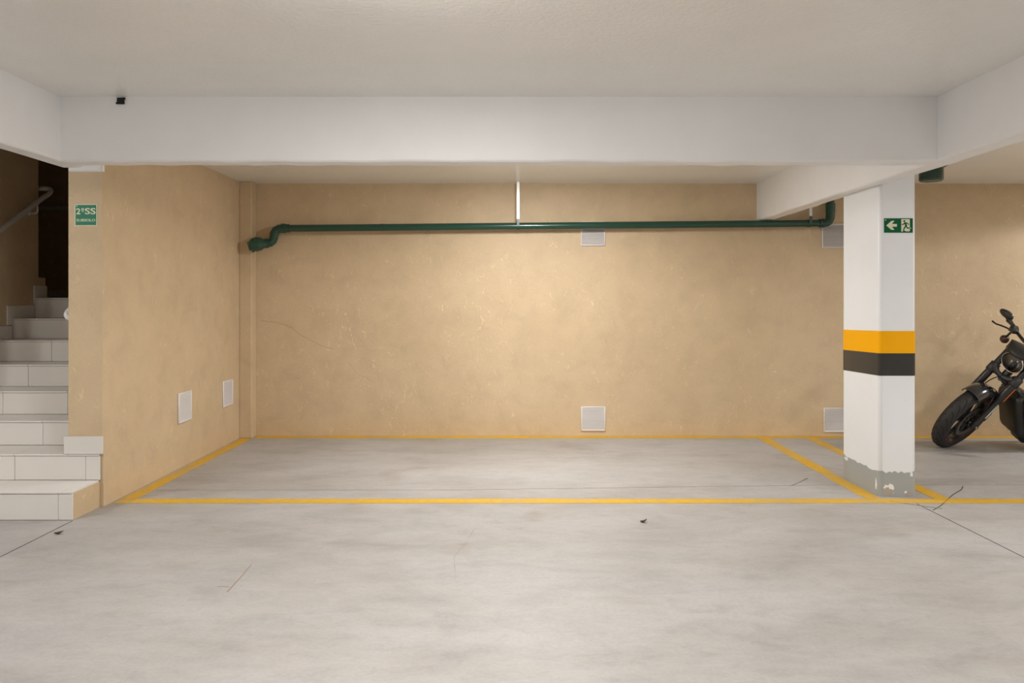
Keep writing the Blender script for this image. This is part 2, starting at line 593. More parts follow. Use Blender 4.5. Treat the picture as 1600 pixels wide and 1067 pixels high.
# ------------------------------------------------------------------ pillar
px0, px1, py0, py1 = 2.430, 2.674, 5.098, 5.67
pil = MB().box((px0, py0, 0), (px1, py1, CEIL + 0.01)).build('pillar', M['pillar'], smooth=True, bevel=0.022)
tag(pil, 'white square concrete pillar with a yellow and a black band', 'pillar')


def band(name, z0, z1, m, off, jag=0.0, seed=0, label=None, zl=0.0):
    """thin coat of paint around the pillar; zl drops the height towards the rear"""
    rnd = random.Random(seed)
    b = MB()
    c = 0.022
    o = off
    path = []
    corners = [(px0 - o, py0 - o), (px1 + o, py0 - o), (px1 + o, py1 + o), (px0 - o, py1 + o)]
    for i in range(4):
        a = Vector(corners[i]); d = Vector(corners[(i + 1) % 4]); p = Vector(corners[i - 1])
        cc = a + (d - a).normalized() * c + (p - a).normalized() * c
        ang0 = math.atan2((a + (p - a).normalized() * c - cc).y, (a + (p - a).normalized() * c - cc).x)
        for k in range(4):
            t = ang0 + PI / 2 * k / 3
            path.append(cc + Vector((math.cos(t), math.sin(t))) * c)
        if jag:
            e = d + (a - d).normalized() * c
            s = path[-1]
            for k in range(1, 16):
                path.append(s + (e - s) * k / 16)
    n = len(path)
    lo, hi = [], []
    for p in path:
        dz = zl * (p.y - py0) / (py1 - py0)
        near = min((p - Vector(q)).length for q in corners)
        j = rnd.uniform(-1, 1) * jag + (jag * 2.2 if (jag and near < 0.03) else 0) * rnd.uniform(-0.3, 1.0)
        lo.append(b.bm.verts.new((p.x, p.y, z0 + (dz if z0 > 0.01 else 0))))
        hi.append(b.bm.verts.new((p.x, p.y, z1 + dz + j)))
    for i in range(n):
        b.bm.faces.new((lo[i], lo[(i + 1) % n], hi[(i + 1) % n], hi[i]))
    ob = b.build(name, m, pil, smooth=True, angle=50)
    if label:
        ob['label'] = label
    return ob


band('yellow_band', 0.952, 1.100, M['yellow_band'], 0.0015, zl=-0.012, label='yellow painted band')
band('black_band', 0.803, 0.952, M['black_band'], 0.0015, zl=-0.012, label='black painted band')
band('grey_base_coat', 0.0, 0.163, M['grey_base'], 0.0012, 0.007, 21, label='grey painted foot of the pillar')


def chip(cx, cz, rx, rz, seed, m, face='front', lift=0.0026):
    rnd = random.Random(seed)
    n = 22
    poly = []
    for k in range(n):
        t = 2 * PI * k / n
        q = rnd.uniform(0.62, 1.15)
        poly.append((cx + rx * q * math.cos(t), max(0.002, cz + rz * q * math.sin(t))))
    b = MB()
    if face == 'front':
        b.prism(poly, -lift, 0.002, lambda u, v, d: Vector((u, py0 + d, v)))
    else:
        b.prism(poly, -lift, 0.002, lambda u, v, d: Vector((px0 + d, u, v)))
    b.build('chipped_paint', m, pil, smooth=False)


chip(2.492, 0.050, 0.036, 0.036, 5, M['pillar'])
chip(2.486, 0.034, 0.034, 0.032, 6, M['bare'], lift=0.0034)
chip(2.628, 0.018, 0.030, 0.018, 7, M['bare'], lift=0.0034)
chip(2.604, 0.030, 0.010, 0.010, 8, M['pillar'])
chip(2.642, 0.150, 0.010, 0.020, 9, M['pillar'])
chip(5.140, 0.075, 0.012, 0.040, 10, M['pillar'], 'left')
chip(5.60, 0.15, 0.035, 0.012, 11, M['pillar'], 'left')


# ------------------------------------------------------------------ exit sign on the pillar
def exit_sign():
    Y = py0
    t = thing('exit_sign', 'small green exit sign with a white arrow and running figure on the pillar', 'sign', (2.555, Y, 1.8))
    k = Y / 1200

    def W(u, v, d):   # u,v in zoomed pixels of the photo crop
        x = 1360 + u / 17.79
        y = 320 + v / 17.79
        return Vector(((x - 802) * k - 2.555, d, 1.3 - (y - 470) * k - 1.8))
    b = MB()
    b.prism([(385, 383), (1162, 383), (1162, 767), (385, 767)], -0.0035, -0.0004, W)
    b.build('sign_plate', M['sign_green'], t, smooth=False)
    b = MB()
    for p in ([(378, 376), (1169, 376), (1169, 386), (378, 386)], [(378, 764), (1169, 764), (1169, 774), (378, 774)],
              [(378, 386), (388, 386), (388, 764), (378, 764)], [(1159, 386), (1169, 386), (1169, 764), (1159, 764)]):
        b.prism(p, -0.0040, -0.0002, W)
    b.build('sign_border', M['sign_green'], t, smooth=False)
    b = MB()
    b.prism([(432, 575), (580, 446), (662, 446), (588, 530), (727, 533), (727, 608), (588, 612), (662, 694), (572, 694)], -0.0050, -0.0034, W)
    b.build('arrow', M['sign_cream'], t, smooth=False)
    b = MB()
    b.prism([(848, 400), (1085, 400), (1085, 745), (848, 745)], -0.0050, -0.0034, W)
    b.build('doorway', M['sign_cream'], t, smooth=False)
    b = MB()
    D0, D1 = -0.0064, -0.0049
    b.prism([(930 + 25 * math.cos(a), 455 + 27 * math.sin(a)) for a in [2 * PI * i / 16 for i in range(16)]], D0, D1, W)
    for q in ([(930, 492), (985, 488), (1003, 600), (960, 600)],
              [(935, 492), (950, 520), (905, 562), (856, 562), (856, 540), (895, 538)],
              [(980, 488), (1030, 510), (1066, 545), (1050, 560), (1018, 530), (985, 515)],
              [(962, 575), (1003, 590), (1015, 628), (1090, 632), (1100, 655), (1000, 662), (985, 610)],
              [(962, 580), (990, 600), (955, 640), (922, 705), (896, 700), (925, 630)],
              [(912, 706), (936, 718), (985, 750), (960, 757), (895, 748), (890, 728)],
              [(975, 740), (1085, 740), (1085, 752), (975, 752)]):
        b.prism(q, D0, D1, W)
    b.build('running_figure', M['sign_green'], t, smooth=False)
    b = MB()
    b.prism([(1092, 628), (1122, 640), (1118, 665), (1092, 662)], -0.0050, -0.0034, W)
    b.build('foot_mark', M['sign_cream'], t, smooth=False)
    b = MB()
    b.prism([(398, 412), (432, 412), (424, 436), (402, 436)], -0.0050, -0.0034, W)
    b.build('corner_mark', M['sign_cream'], t, smooth=False)


exit_sign()


# ------------------------------------------------------------------ floor level sign on the wall end
def text_part(name, body, width, height, m, parent, loc, fat=0.0):
    cu = bpy.data.curves.new(name, 'FONT')
    cu.body = body
    cu.size = 1.0
    cu.extrude = 0.01
    cu.offset = fat
    cu.resolution_u = 4
    tmp = bpy.data.objects.new('tmp_text', cu)
    COL.objects.link(tmp)
    dg = bpy.context.evaluated_depsgraph_get()
    dg.update()
    me = bpy.data.meshes.new_from_object(tmp.evaluated_get(dg))
    bpy.data.objects.remove(tmp)
    bpy.data.curves.remove(cu)
    xs = [v.co.x for v in me.vertices]
    ys = [v.co.y for v in me.vertices]
    sx = width / (max(xs) - min(xs))
    sy = height / (max(ys) - min(ys))
    for v in me.vertices:
        x = (v.co.x - (max(xs) + min(xs)) / 2) * sx
        y = (v.co.y - (max(ys) + min(ys)) / 2) * sy
        v.co = (x, -v.co.z * 0.06, y)
    me.materials.clear()
    me.materials.append(m)
    me.name = name
    o = bpy.data.objects.new(name, me)
    COL.objects.link(o)
    o.parent = parent
    o.location = loc
    return o


def level_sign():
    Y = 4.84
    k = Y / 1200
    cx, cz = (134.6 - 802) * k, 1.3 - (336 - 470) * k
    t = thing('level_sign', 'square green floor level sign reading 2ºSS SUBSOLO on the stair wall end', 'sign', (cx, Y, cz))
    hw, hh = 17.6 * k, 17.0 * k
    MB().box((-hw, -0.003, -hh), (hw, -0.0003, hh)).build('sign_border', M['sign_cream'], t, smooth=False)
    MB().box((-hw + 0.006, -0.0042, -hh + 0.005), (hw - 0.006, -0.0028, hh - 0.005)).build('sign_plate', M['sign_teal'], t, smooth=False)

    def Z(v):
        return (336 - (300 + v / 15.24)) * k

    def X(u):
        return (90 + u / 15.24 - 134.6) * k
    u = k / 15.24
    text_part('lettering', '2', 100 * u, 145 * u, M['sign_cream'], t, (X(503), -0.0044, Z(461)), 0.022)
    text_part('lettering', 'o', 66 * u, 66 * u, M['sign_cream'], t, (X(606), -0.0044, Z(415)), 0.03)
    MB().box((X(582), -0.0050, Z(472)), (X(635), -0.004, Z(460))).build('lettering', M['sign_cream'], t, smooth=False)
    text_part('lettering', 'SS', 255 * u, 150 * u, M['sign_cream'], t, (X(787), -0.0044, Z(457)), 0.018)
    text_part('lettering', 'SUBSOLO', 448 * u, 62 * u, M['sign_cream'], t, (X(683), -0.0044, Z(671)), 0.014)
    MB().lathe([(0, 0), (0, 12 * u), (0.0015, 12 * u), (0.0015, 0)], (X(470), -0.0042, Z(335)), (0, -1, 0), 10).build('screw', M['galv'], t)


level_sign()


# ------------------------------------------------------------------ vents
VG = 'white ventilation grilles on the tan walls'
def vent(origin, right, label):
    """origin: centre on the wall; right: unit vector to the right as seen from in front"""
    H = 0.117
    r = Vector(right)
    n = Vector((0, 0, 1)).cross(r)     # towards the viewer: for right=+X this is +Y -> flip
    n = -n
    t = thing('vent_grille', label, 'vent', origin, VG)
    t.rotation_euler = (0, 0, math.atan2(r.y, r.x))
    b = MB()
    f = 0.011
    d = 0.014
    b.box((-H, -d, -H), (-H + f, 0, H), 0.003)
    b.box((H - f, -d, -H), (H, 0, H), 0.003)
    b.box((-H + f - 0.002, -d, H - f), (H - f + 0.002, 0, H), 0.003)
    b.box((-H + f - 0.002, -d, -H), (H - f + 0.002, 0, -H + f), 0.003)
    b.build('frame', M['vent'], t, angle=50)
    MB().box((-H + 0.004, -0.0035, -H + 0.004), (H - 0.004, -0.0005, H - 0.004)).build('backing', M['vent_dark'], t, smooth=False)
    b = MB()
    cnt = 16
    p = (2 * H - 2 * f) / cnt
    for i in range(cnt):
        z = H - f - p * (i + 0.5)
        m = Matrix.Translation((0, -0.0075, z)) @ Matrix.Rotation(0.72, 4, 'X')
        b.box((-H + f - 0.002, -0.0072, -0.0009), (H - f + 0.002, 0.0062, 0.0009), 0, m)
    s = b.build('louvres', M['vent'], t, smooth=False)
    s['kind'] = 'stuff'
    return t


def on_back(px, py):
    return ((px - 802) * YB / 1200, YB, 1.3 - (py - 470) * YB / 1200)


vent(on_back(926.5, 365.3), (1, 0, 0), 'white vent grille on the back wall, tucked just under the long green pipe')
vent(on_back(926.8, 654), (1, 0, 0), 'white vent grille low on the back wall at the middle of the bay')
vent(on_back(1302.7, 368.5), (1, 0, 0), 'white vent grille high on the back wall beside the pillar')
vent(on_back(1305.5, 656), (1, 0, 0), 'white vent grille low on the back wall beside the pillar')
vent((XL, 6.04, 0.467), (0, 1, 0), 'white vent grille on the left wall, nearer the stairs')
vent((XL, 6.95, 0.466), (0, 1, 0), 'white vent grille on the left wall, nearer the back corner')


# ------------------------------------------------------------------ green pipe on the back wall
def pipe():
    Y = 7.30
    k = Y / 1200

    def P(px, py, y=Y):
        kk = y / 1200
        return Vector(((px - 802) * kk, y, 1.3 - (py - 470) * kk))
    A, B = P(446, 356.8), P(1288, 348.8)
    t = thing('drain_pipe', 'long dark green painted drain pipe along the top of the back wall', 'pipe', (0, Y, 2.0))
    off = Vector((0, Y, 2.0))

    def add(name, pts, r, m=M['green_pipe'], n=18):
        b = MB()
        b.tube([Vector(p) - off for p in pts], r, n)
        return b.build(name, m, t, angle=40)
    add('pipe_run', [A + (B - A) * i / 24 for i in range(25)], 0.034)
    # left end: down-turned S bend
    e1 = [P(452, 356.6), P(444, 356.8), P(436.5, 357.4), P(431, 360), P(428.6, 365), P(427.8, 371), P(426, 376), P(422, 379.3), P(416, 380.2), P(411, 380.6)]
    add('elbow', e1, 0.041)
    add('collar', [P(440.5, 356.9), P(445.5, 356.7)], 0.046)
    add('collar', [P(412.0, 380.4, 7.29), P(419.5, 380.0, 7.30)], 0.047)
    c0, c1 = P(413, 380.6, 7.28), P(400, 381.4, 7.21)
    add('branch_socket', [c0, c0 + (c1 - c0) * 0.45, c0 + (c1 - c0) * 0.5, c1, P(393, 382.0, 7.20), P(387.5, 379.0, 7.215)], [0.047, 0.050, 0.064, 0.070, 0.062, 0.012])
    add('branch_stub', [P(397, 383, 7.22), P(396.3, 388, 7.215), P(395.6, 394.5, 7.215)], [0.055, 0.032, 0.006])
    # right end: elbow going up to the ceiling
    X2 = 1297.2
    e2 = [P(1280, 348.9), P(1286, 348.7), P(1291, 348), P(1295, 345.5), P(1297, 341), P(1297.4, 334), P(1297.4, 331)]
    add('elbow', e2, 0.041)
    add('collar', [P(1283.5, 348.8), P(1286.5, 348.7)], 0.044)
    add('collar', [P(1297.4, 332), P(1297.4, 318)], 0.044)
    add('riser_pipe', [P(1297.4, 320), Vector((P(1297.4, 320).x, Y, CEIL - 0.002))], 0.036)
    # couplings along the run
    for px in (598, 1262):
        s = A + (B - A) * ((px - 446) / (1288 - 446))
        add('coupling', [s - Vector((0.02, 0, 0)), s + Vector((0.02, 0, 0))], 0.0355)
    # hangers
    for px in (809.5, 1264.5):
        s = A + (B - A) * ((px - 446) / (1288 - 446))
        b = MB()
        x, z = s.x, s.z - off.z
        b.box((x - 0.013, -0.002 - 0.036, z + 0.06), (x + 0.013, 0.002 - 0.036, CEIL - off.z - 0.004))
        b.box((x - 0.013, -0.036, CEIL - off.z - 0.006), (x + 0.013, 0.02, CEIL - off.z - 0.001))
        h = b.build('hanger_strap', M['galv'], t, smooth=False)
        h['label'] = 'galvanised steel hanger strap'
        b = MB()
        b.lathe([(-0.014, 0.0345), (-0.014, 0.038), (0.014, 0.038), (0.014, 0.0345)], (x, 0, z), (1, 0, 0), 20)
        b.box((x - 0.012, -0.0395, z - 0.005), (x + 0.012, -0.0345, z + 0.066))
        b.build('pipe_clamp', M['green_pipe'], t, angle=40)


pipe()

# ------------------------------------------------------------------ green cup under the ceiling, right
cup_y = 6.35
cx = (1455 - 802) * cup_y / 1200
t = thing('pipe_cap', 'short dark green pipe cap hanging from the ceiling right of the pillar', 'pipe cap', (cx, cup_y, CEIL))
b = MB()
b.lathe([(0, 0.080), (-0.02, 0.092), (-0.120, 0.092), (-0.131, 0.089), (-0.138, 0.081), (-0.135, 0.070), (-0.135, 0)], (0, 0, -0.001), (0, 0, 1), 40)
b.build('cap_body', M['green_cup'], t, angle=40)
b = MB()
b.lathe([(-0.0005, 0), (-0.0005, 0.128), (-0.012, 0.128), (-0.030, 0.095), (-0.030, 0)], (0, 0, 0), (0, 0, 1), 40)
b.build('collar', M['black'], t, angle=40)

# ------------------------------------------------------------------ staircase
RY = [4.547, 4.84, 5.13, 5.415, 5.70, 5.99, 6.28, 6.57]
RZ = [0.170, 0.335, 0.500, 0.664, 0.828, 0.992, 1.156, 1.325]
COLS = [-2.695, -3.142, -3.60, XS + 0.001]
stairs = thing('staircase', 'concrete staircase faced with pale ceramic tiles on the left', 'staircase', (-3.3, 4.55, 0))
so = Vector((-3.3, 4.55, 0))
b = MB()
for i in range(8):
    xr = -2.612 if i < 1 else -2.804
    y1 = RY[i + 1] + 0.012 if i < 7 else 6.9
    # solid body of the step, its right side left as bare plaster
    b.box(Vector((XS + 0.0008, RY[i] + 0.012, 0)) - so, Vector((xr, y1, RZ[i] - 0.012)) - so)
stair_body = b.build('step_core', M['tan'], stairs, smooth=False)
stair_body['label'] = 'tan plaster body of the steps'


def tile(name, a, c):
    jit = random.uniform(-0.0008, 0.0008)
    MB().box(Vector(a) - so + Vector((0, jit, 0)), Vector(c) - so, 0.0018).build(name, M['tile'], stairs, smooth=False)


gap = 0.0022
for i in range(8):
    xr = (-2.612, -2.606, -2.804, -2.804, -2.804, -2.804, -2.804, -2.804)[i]
    edges = [xr] + [c for c in COLS if c < xr - 0.02]
    z0 = (RZ[i - 1] if i else 0.001)
    for k in range(len(edges) - 1):
        xa, xb = edges[k + 1] + gap / 2, edges[k] - (gap / 2 if k else 0)
        tile('riser_tile', (xa, RY[i], z0 + 0.001), (xb, RY[i] + 0.0125, RZ[i] - 0.0135))
        y1 = RY[i + 1] + 0.002 if i < 7 else 6.9
        if i == 1 and k == 0:      # the end tile only wraps the nosing in front of the wall
            tile('tread_tile', (-2.802, RY[i] - 0.006, RZ[i] - 0.012), (xb, RY[i] + 0.0125, RZ[i]))
        if i == 1:
            xb = min(xb, -2.804)
        if xb - xa > 0.02:
            tile('tread_tile', (xa, RY[i] - 0.006, RZ[i] - 0.012), (xb, y1 - gap, RZ[i]))
b = MB()
for i in range(8):
    xr = (-2.614, -2.608, -2.806, -2.806, -2.806, -2.806, -2.806, -2.806)[i]
    z0 = (RZ[i - 1] if i else 0.001)
    b.box(Vector((XS + 0.0008, RY[i] + 0.004, z0)) - so, Vector((xr, RY[i] + 0.0115, RZ[i] - 0.0125)) - so)
    y1 = RY[i + 1] if i < 7 else 6.9
    b.box(Vector((XS + 0.0008, RY[i] + 0.001, RZ[i] - 0.0125)) - so, Vector((xr if i < 1 else -2.806, y1, RZ[i] - 0.003)) - so)
b.build('grout', M['grout'], stairs, smooth=False)
# stepped skirting along the left wall
for i in range(1, 8):
    y1 = RY[i + 1] - 0.012 if i < 7 else 6.735
    y0 = RY[i] - 0.07 if i < 7 else RY[i] - 0.01
    z0 = RZ[i] + 0.001
    b = MB()
    b.box(Vector((XS + 0.0005, RY[i] + 0.014, z0)) - so, Vector((XS + 0.012, y1, RZ[i] + 0.105)) - so, 0.0015)
    b.box(Vector((XS + 0.0005, y0, RZ[i] - 0.052)) - so, Vector((XS + 0.012, RY[i] - 0.007, RZ[i] + 0.105)) - so, 0.0015)
    b.box(Vector((XS + 0.0005, RY[i] - 0.007, z0)) - so, Vector((XS + 0.012, RY[i] + 0.014, RZ[i] + 0.105)) - so)
    b.build('skirting_tile', M['tile'], stairs, smooth=False)
# tiled foot of the wall end, standing on the second tread
MB().box(Vector((-2.826, 4.827, RZ[1] + 0.001)) - so, Vector((-2.583, 4.8395, 0.447)) - so, 0.002).build('skirting_tile', M['tile'], stairs, smooth=False)
MB().box(Vector((-2.826, 4.8395, RZ[1] + 0.001)) - so, Vector((-2.8035, 5.12, 0.447)) - so, 0.002).build('skirting_tile', M['tile'], stairs, smooth=False)
structure('baseboard_back', [((-5.9, 8.985, RZ[7]), (-2.81, 8.999, RZ[7] + 0.10))], M['tile'])
# landing slab
structure('floor_landing', [((-6.0, 6.9, 1.15), (-2.804, 9.0, 1.325)), ((-6.0, 6.74, 1.15), (XS, 6.9, 1.325))], M['tile'])

# ------------------------------------------------------------------ handrails
def smooth_path(pts, n=6):
    P = [Vector(p) for p in pts]
    out = []
    for i in range(len(P) - 1):
        p0, p1, p2, p3 = P[max(i - 1, 0)], P[i], P[i + 1], P[min(i + 2, len(P) - 1)]
        for k in range(n):
            s = k / n
            out.append(0.5 * ((2 * p1) + (p2 - p0) * s + (2 * p0 - 5 * p1 + 4 * p2 - p3) * s * s + (3 * p1 - p0 - 3 * p2 + p3) * s ** 3))
    out.append(P[-1])
    return out


def handrail_left():
    x = -4.03
    o = Vector((x, 4.9, 1.16))
    t = thing('handrail', 'grey tubular handrail rising along the left stair wall', 'handrail', o)
    y0, z0, y1, z1 = 4.75, 1.08, 6.56, 2.17
    pts = [(XS + 0.004, y0 - 0.02, z0 - 0.02), (x - 0.03, y0 - 0.02, z0 - 0.02), (x, y0 + 0.04, z0 + 0.024)]
    pts += [(x, y0 + (y1 - y0) * k / 6, z0 + (z1 - z0) * k / 6) for k in range(1, 7)]
    pts += [(x, 6.66, 2.225), (x - 0.005, 6.70, 2.262), (x - 0.04, 6.71, 2.28), (x - 0.11, 6.70, 2.28)]
    b = MB()
    b.tube([p - o for p in smooth_path(pts, 5)], 0.021, 12)
    b.build('rail_tube', M['rail'], t, angle=50)
    for yy in (5.2, 6.50):
        zz = z0 + (z1 - z0) * (yy - y0) / (y1 - y0)
        b = MB()
        b.tube([q - o for q in smooth_path([(x, yy, zz - 0.018), (x, yy + 0.005, zz - 0.075), (x - 0.025, yy, zz - 0.095), (XS + 0.002, yy, zz - 0.085)], 5)], 0.007, 8)
        b.lathe([(0, 0), (0, 0.028), (0.006, 0.026), (0.006, 0)], Vector((XS + 0.001, yy, zz - 0.085)) - o, (1, 0, 0), 16)
        b.build('bracket', M['rail_white'], t, angle=50)


def handrail_right():
    x = -2.885
    o = Vector((x, 4.95, 1.22))
    t = thing('handrail', 'white tubular handrail end curling out behind the stair wall', 'handrail', o)
    pts = [(-2.806, 4.955, 1.185), (-2.845, 4.95, 1.186), (-2.872, 4.95, 1.200), (-2.876, 4.96, 1.225), (-2.862, 5.0, 1.262), (-2.862, 5.2, 1.38), (-2.862, 5.8, 1.73), (-2.862, 6.5, 2.13), (-2.806, 6.55, 2.15)]
    b = MB()
    b.tube([p - o for p in smooth_path(pts, 6)], 0.020, 12)
    b.build('rail_tube', M['rail_white'], t, angle=50)
    b = MB()
    b.tube([Vector((-2.862, 5.8, 1.715)) - o, Vector((-2.862, 5.8, 1.65)) - o, Vector((-2.805, 5.8, 1.64)) - o], 0.007, 8)
    b.build('bracket', M['rail_white'], t)


handrail_left()
handrail_right()
b = MB()
o = Vector((-4.4, 8.93, 2.385))
t = thing('conduit', 'dim horizontal conduit across the dark wall at the top of the stairs', 'conduit', o)
b.tube([Vector((-5.9, 8.96, 2.385)) - o, Vector((-2.82, 8.96, 2.385)) - o], 0.03, 12)
b.build('conduit_tube', M['rail'], t)


# ------------------------------------------------------------------ motorcycle
def motorcycle():
    psi, delta, phi = 3.0572076, 0.66547976, 0.28951751
    R, tw, s, fa = 0.3258, 0.1285, 0.1072, 0.6356658
    rake = math.radians(34)
    T = Vector((3.931, 6.84508053, -0.01182303))
    root = thing('motorcycle', 'black cruiser motorcycle leaning on its stand by the back wall, front wheel turned', 'motorcycle')
    root.matrix_world = Matrix.Translation(T) @ Matrix.Rotation(psi, 4, 'Z') @ Matrix.Rotation(-phi, 4, 'X')
    G = Vector((0.142, 0, 0))
    u = Vector((-math.sin(rake), 0, math.cos(rake)))
    S = Matrix.Translation(G) @ Matrix.Rotation(delta, 4, u) @ Matrix.Translation(-G)
    I = Matrix()
    fo = Vector((-math.sin(fa), 0, math.cos(fa)))
    fp = Vector((math.cos(fa), 0, math.sin(fa)))
    lat = Vector((0, 1, 0))
    ax = Vector((0, 0, R))

    def fk(l, side=0.0, f=0.0):
        return ax + fo * l + lat * side + fp * f

    # ---- wheels
    def wheel(name, c, R, tw, rim, ml, spokes=5, stripe=True, discs=(1,)):
        b = MB()
        hw = tw * 0.40
        b.lathe([(-hw, rim + 0.006), (-hw, rim - 0.012), (-hw * 0.6, rim - 0.030), (hw * 0.6, rim - 0.030), (hw, rim - 0.012), (hw, rim + 0.006), (hw * 0.7, rim - 0.014), (-hw * 0.7, rim - 0.014)], c, lat, 56, closed=True)
        b.lathe([(-hw * 0.9, 0), (-hw * 0.9, 0.036), (-0.02, 0.042), (0.02, 0.042), (hw * 0.9, 0.036), (hw * 0.9, 0)], c, lat, 24)
        for k in range(spokes):
            a = 2 * PI * k / spokes + 0.35
            for dv in (-0.10, 0.10):
                d = Vector((math.cos(a + dv), 0, math.sin(a + dv)))
                d0 = Vector((math.cos(a + dv * 2.4), 0, math.sin(a + dv * 2.4)))
                b.tube([c + d0 * 0.034 + lat * 0.012, c + d * (rim * 0.55) + lat * 0.01, c + d * (rim - 0.02)], [0.014, 0.011, 0.013], 8)
        wh = b.build(name, M['bike_black'], root, angle=40, ml=ml)
        # tyre
        b = MB()
        prof = []
        n = 18
        for i in range(n + 1):
            t = PI * i / n
            y = -math.cos(t) * tw / 2
            r = R - tw / 2 + math.sin(t) * tw / 2
            if i == 0 or i == n:
                y *= 0.93
            prof.append((y, r))
        prof = [(-hw * 0.98, rim + 0.002), (-tw * 0.47, rim + 0.016)] + prof + [(tw * 0.47, rim + 0.016), (hw * 0.98, rim + 0.002)]
        b.lathe(prof, c, lat, 72)
        ty = b.build('tyre', M['tyre'], wh, angle=60)
        # tread grooves: curved sipes sweeping outwards from the centre line
        b = MB()
        cnt = 26
        for sgn in (-1, 1):
            for k in range(cnt):
                a0 = 2 * PI * (k + (0.5 if sgn > 0 else 0)) / cnt
                pts = []
                for q in range(7):
                    f = q / 6
                    th = (0.10 + 0.92 * f) * sgn              # angle around the tyre section
                    a = a0 - 0.34 * f + 0.12 * math.sin(f * PI)
                    r = R - tw / 2 + math.cos(th) * tw / 2 + 0.0004
                    pts.append(c + Vector((math.cos(a) * r, math.sin(th) * tw / 2, math.sin(a) * r)))
                b.tube(pts, [0.0012, 0.0026, 0.0028, 0.0026, 0.0024, 0.002, 0.001], 4, caps=False)
        gv = b.build('tread_grooves', M['groove'], wh, smooth=False)
        gv['kind'] = 'stuff'
        if stripe:
            b = MB()
            for sg in (-1, 1):
                b.lathe([(sg * hw * 1.02, rim + 0.001), (sg * hw * 1.02, rim - 0.006)], c, lat, 56)
            st = b.build('rim_stripe', M['red'], wh)
            st['label'] = 'thin red rim stripe'
        for sg in discs:
            b = MB()
            y0 = sg * (hw + 0.006)
            rows = []
            cntd = 60
            outer = [0.150 + 0.0035 * math.sin(k * 2 * PI / 10 * 1.0) for k in range(cntd)]
            prof_ = []
            for yy in (y0, y0 + sg * 0.005):
                rows.append([[b.bm.verts.new(c + Vector((math.cos(2 * PI * k / cntd) * rr, yy, math.sin(2 * PI * k / cntd) * rr))) for k in range(cntd)]
                             for rr in (0.112, 0.149)])
            (A0, A1), (B0, B1) = rows
            for P_, Q_ in ((A0, A1), (A1, B1), (B1, B0), (B0, A0)):
                for k in range(cntd):
                    b.bm.faces.new((P_[k], P_[(k + 1) % cntd], Q_[(k + 1) % cntd], Q_[k]))
            b.build('brake_disc', M['disc'], wh, angle=40)
            b = MB()
            for k in range(6):
                a = 2 * PI * k / 6
                d = Vector((math.cos(a), 0, math.sin(a)))
                b.tube([c + d * 0.036 + lat * (y0 - sg * 0.01), c + d * 0.118 + lat * y0], [0.012, 0.008], 8)
            b.build('disc_carrier', M['bike_black'], wh)
        return wh

    wheel('front_wheel', ax, R, tw, 0.243, S, discs=(-1, 1))
    b = MB()
    b.tube([ax - lat * (s + 0.034), ax + lat * (s + 0.034)], 0.012, 12)
    b.lathe([(0, 0.017), (0.010, 0.017), (0.010, 0)], ax + lat * (s + 0.027), lat, 12)
    b.build('axle', M['chrome'], root, ml=S)

    # ---- front fender over the tyre
    b = MB()
    a0, a1, n = math.radians(74), math.radians(155), 24
    prof = []
    for i in range(15):
        t = PI * (i / 14)
        y = -math.cos(t) * 0.084
        r = R - 0.030 + math.sin(t) ** 0.8 * 0.060
        prof.append((y, r))
    inner = [(y * 0.955, r - 0.004) for y, r in prof][::-1]
    # angles run from forward (x) up to z
    axis = -lat
    b.lathe([(-y, r) for y, r in prof] + [(-y, r) for y, r in inner], ax, axis, n, closed=True, a0=a0, a1=a1, ref=(1, 0, 0))
    b.build('front_fender', M['gloss'], root, angle=45, ml=S)
    b = MB()
    for sg in (-1, 1):
        b.tube([fk(0.02, sg * (s - 0.012)), fk(0.20, sg * 0.085), ax + Vector((math.cos(2.0) * 0.30, sg * 0.080, math.sin(2.0) * 0.30))], [0.010, 0.009, 0.008], 8)
    b.build('fender_stay', M['bike_black'], root, ml=S)

    # ---- fork
    for sg in (-1, 1):
        b = MB()
        b.tube([fk(-0.035, sg * s), fk(0.0, sg * s), fk(0.05, sg * s), fk(0.08, sg * s), fk(0.30, sg * s)], [0.020, 0.030, 0.028, 0.023, 0.023], 16)
        b.box((-0.03, -0.014, -0.035), (0.03, 0.014, 0.06), 0.006, Matrix.Translation(fk(0.03, sg * (s - 0.004), -0.01)) @ Matrix.Rotation(-fa, 4, 'Y'))
        b.build('fork_leg', M['bike_black'], root, angle=40, ml=S)
        b = MB()
        b.tube([fk(0.262, sg * s), fk(0.268, sg * s), fk(0.45, sg * s), fk(0.452, sg * s), fk(0.74, sg * s)], [0.029, 0.0325, 0.0325, 0.028, 0.028], 18)
        b.build('fork_tube', M['bike_black'], root, angle=40, ml=S)
        b = MB()
        b.lathe([(0, 0.024), (0.018, 0.022), (0.02, 0)], fk(0.738, sg * s), fo, 16)
        b.build('fork_cap', M['bike_black'], root, ml=S)
    # calipers
    for sg in (-1, 1):
        b = MB()
        mt = Matrix.Translation(fk(0.125, sg * (s - 0.012), -0.060)) @ Matrix.Rotation(-fa, 4, 'Y')
        b.box((-0.040, -0.030, -0.055), (0.030, 0.026, 0.055), 0.012, mt, 2)
        b.box((-0.052, -0.020, -0.040), (-0.034, 0.020, -0.004), 0.005, mt)
        b.box((-0.052, -0.020, 0.004), (-0.034, 0.020, 0.040), 0.005, mt)
        b.build('brake_caliper', M['bike_black'], root, angle=40, ml=S)
    b = MB()
    mt = Matrix.Translation(fk(0.165, s + 0.026, -0.010)) @ Matrix.Rotation(-fa, 4, 'Y')
    b.box((-0.008, -0.004, -0.06), (0.010, 0.004, 0.075), 0.002, mt)
    mt = Matrix.Translation(fk(0.14, s + 0.024, -0.026)) @ Matrix.Rotation(-fa, 4, 'Y')
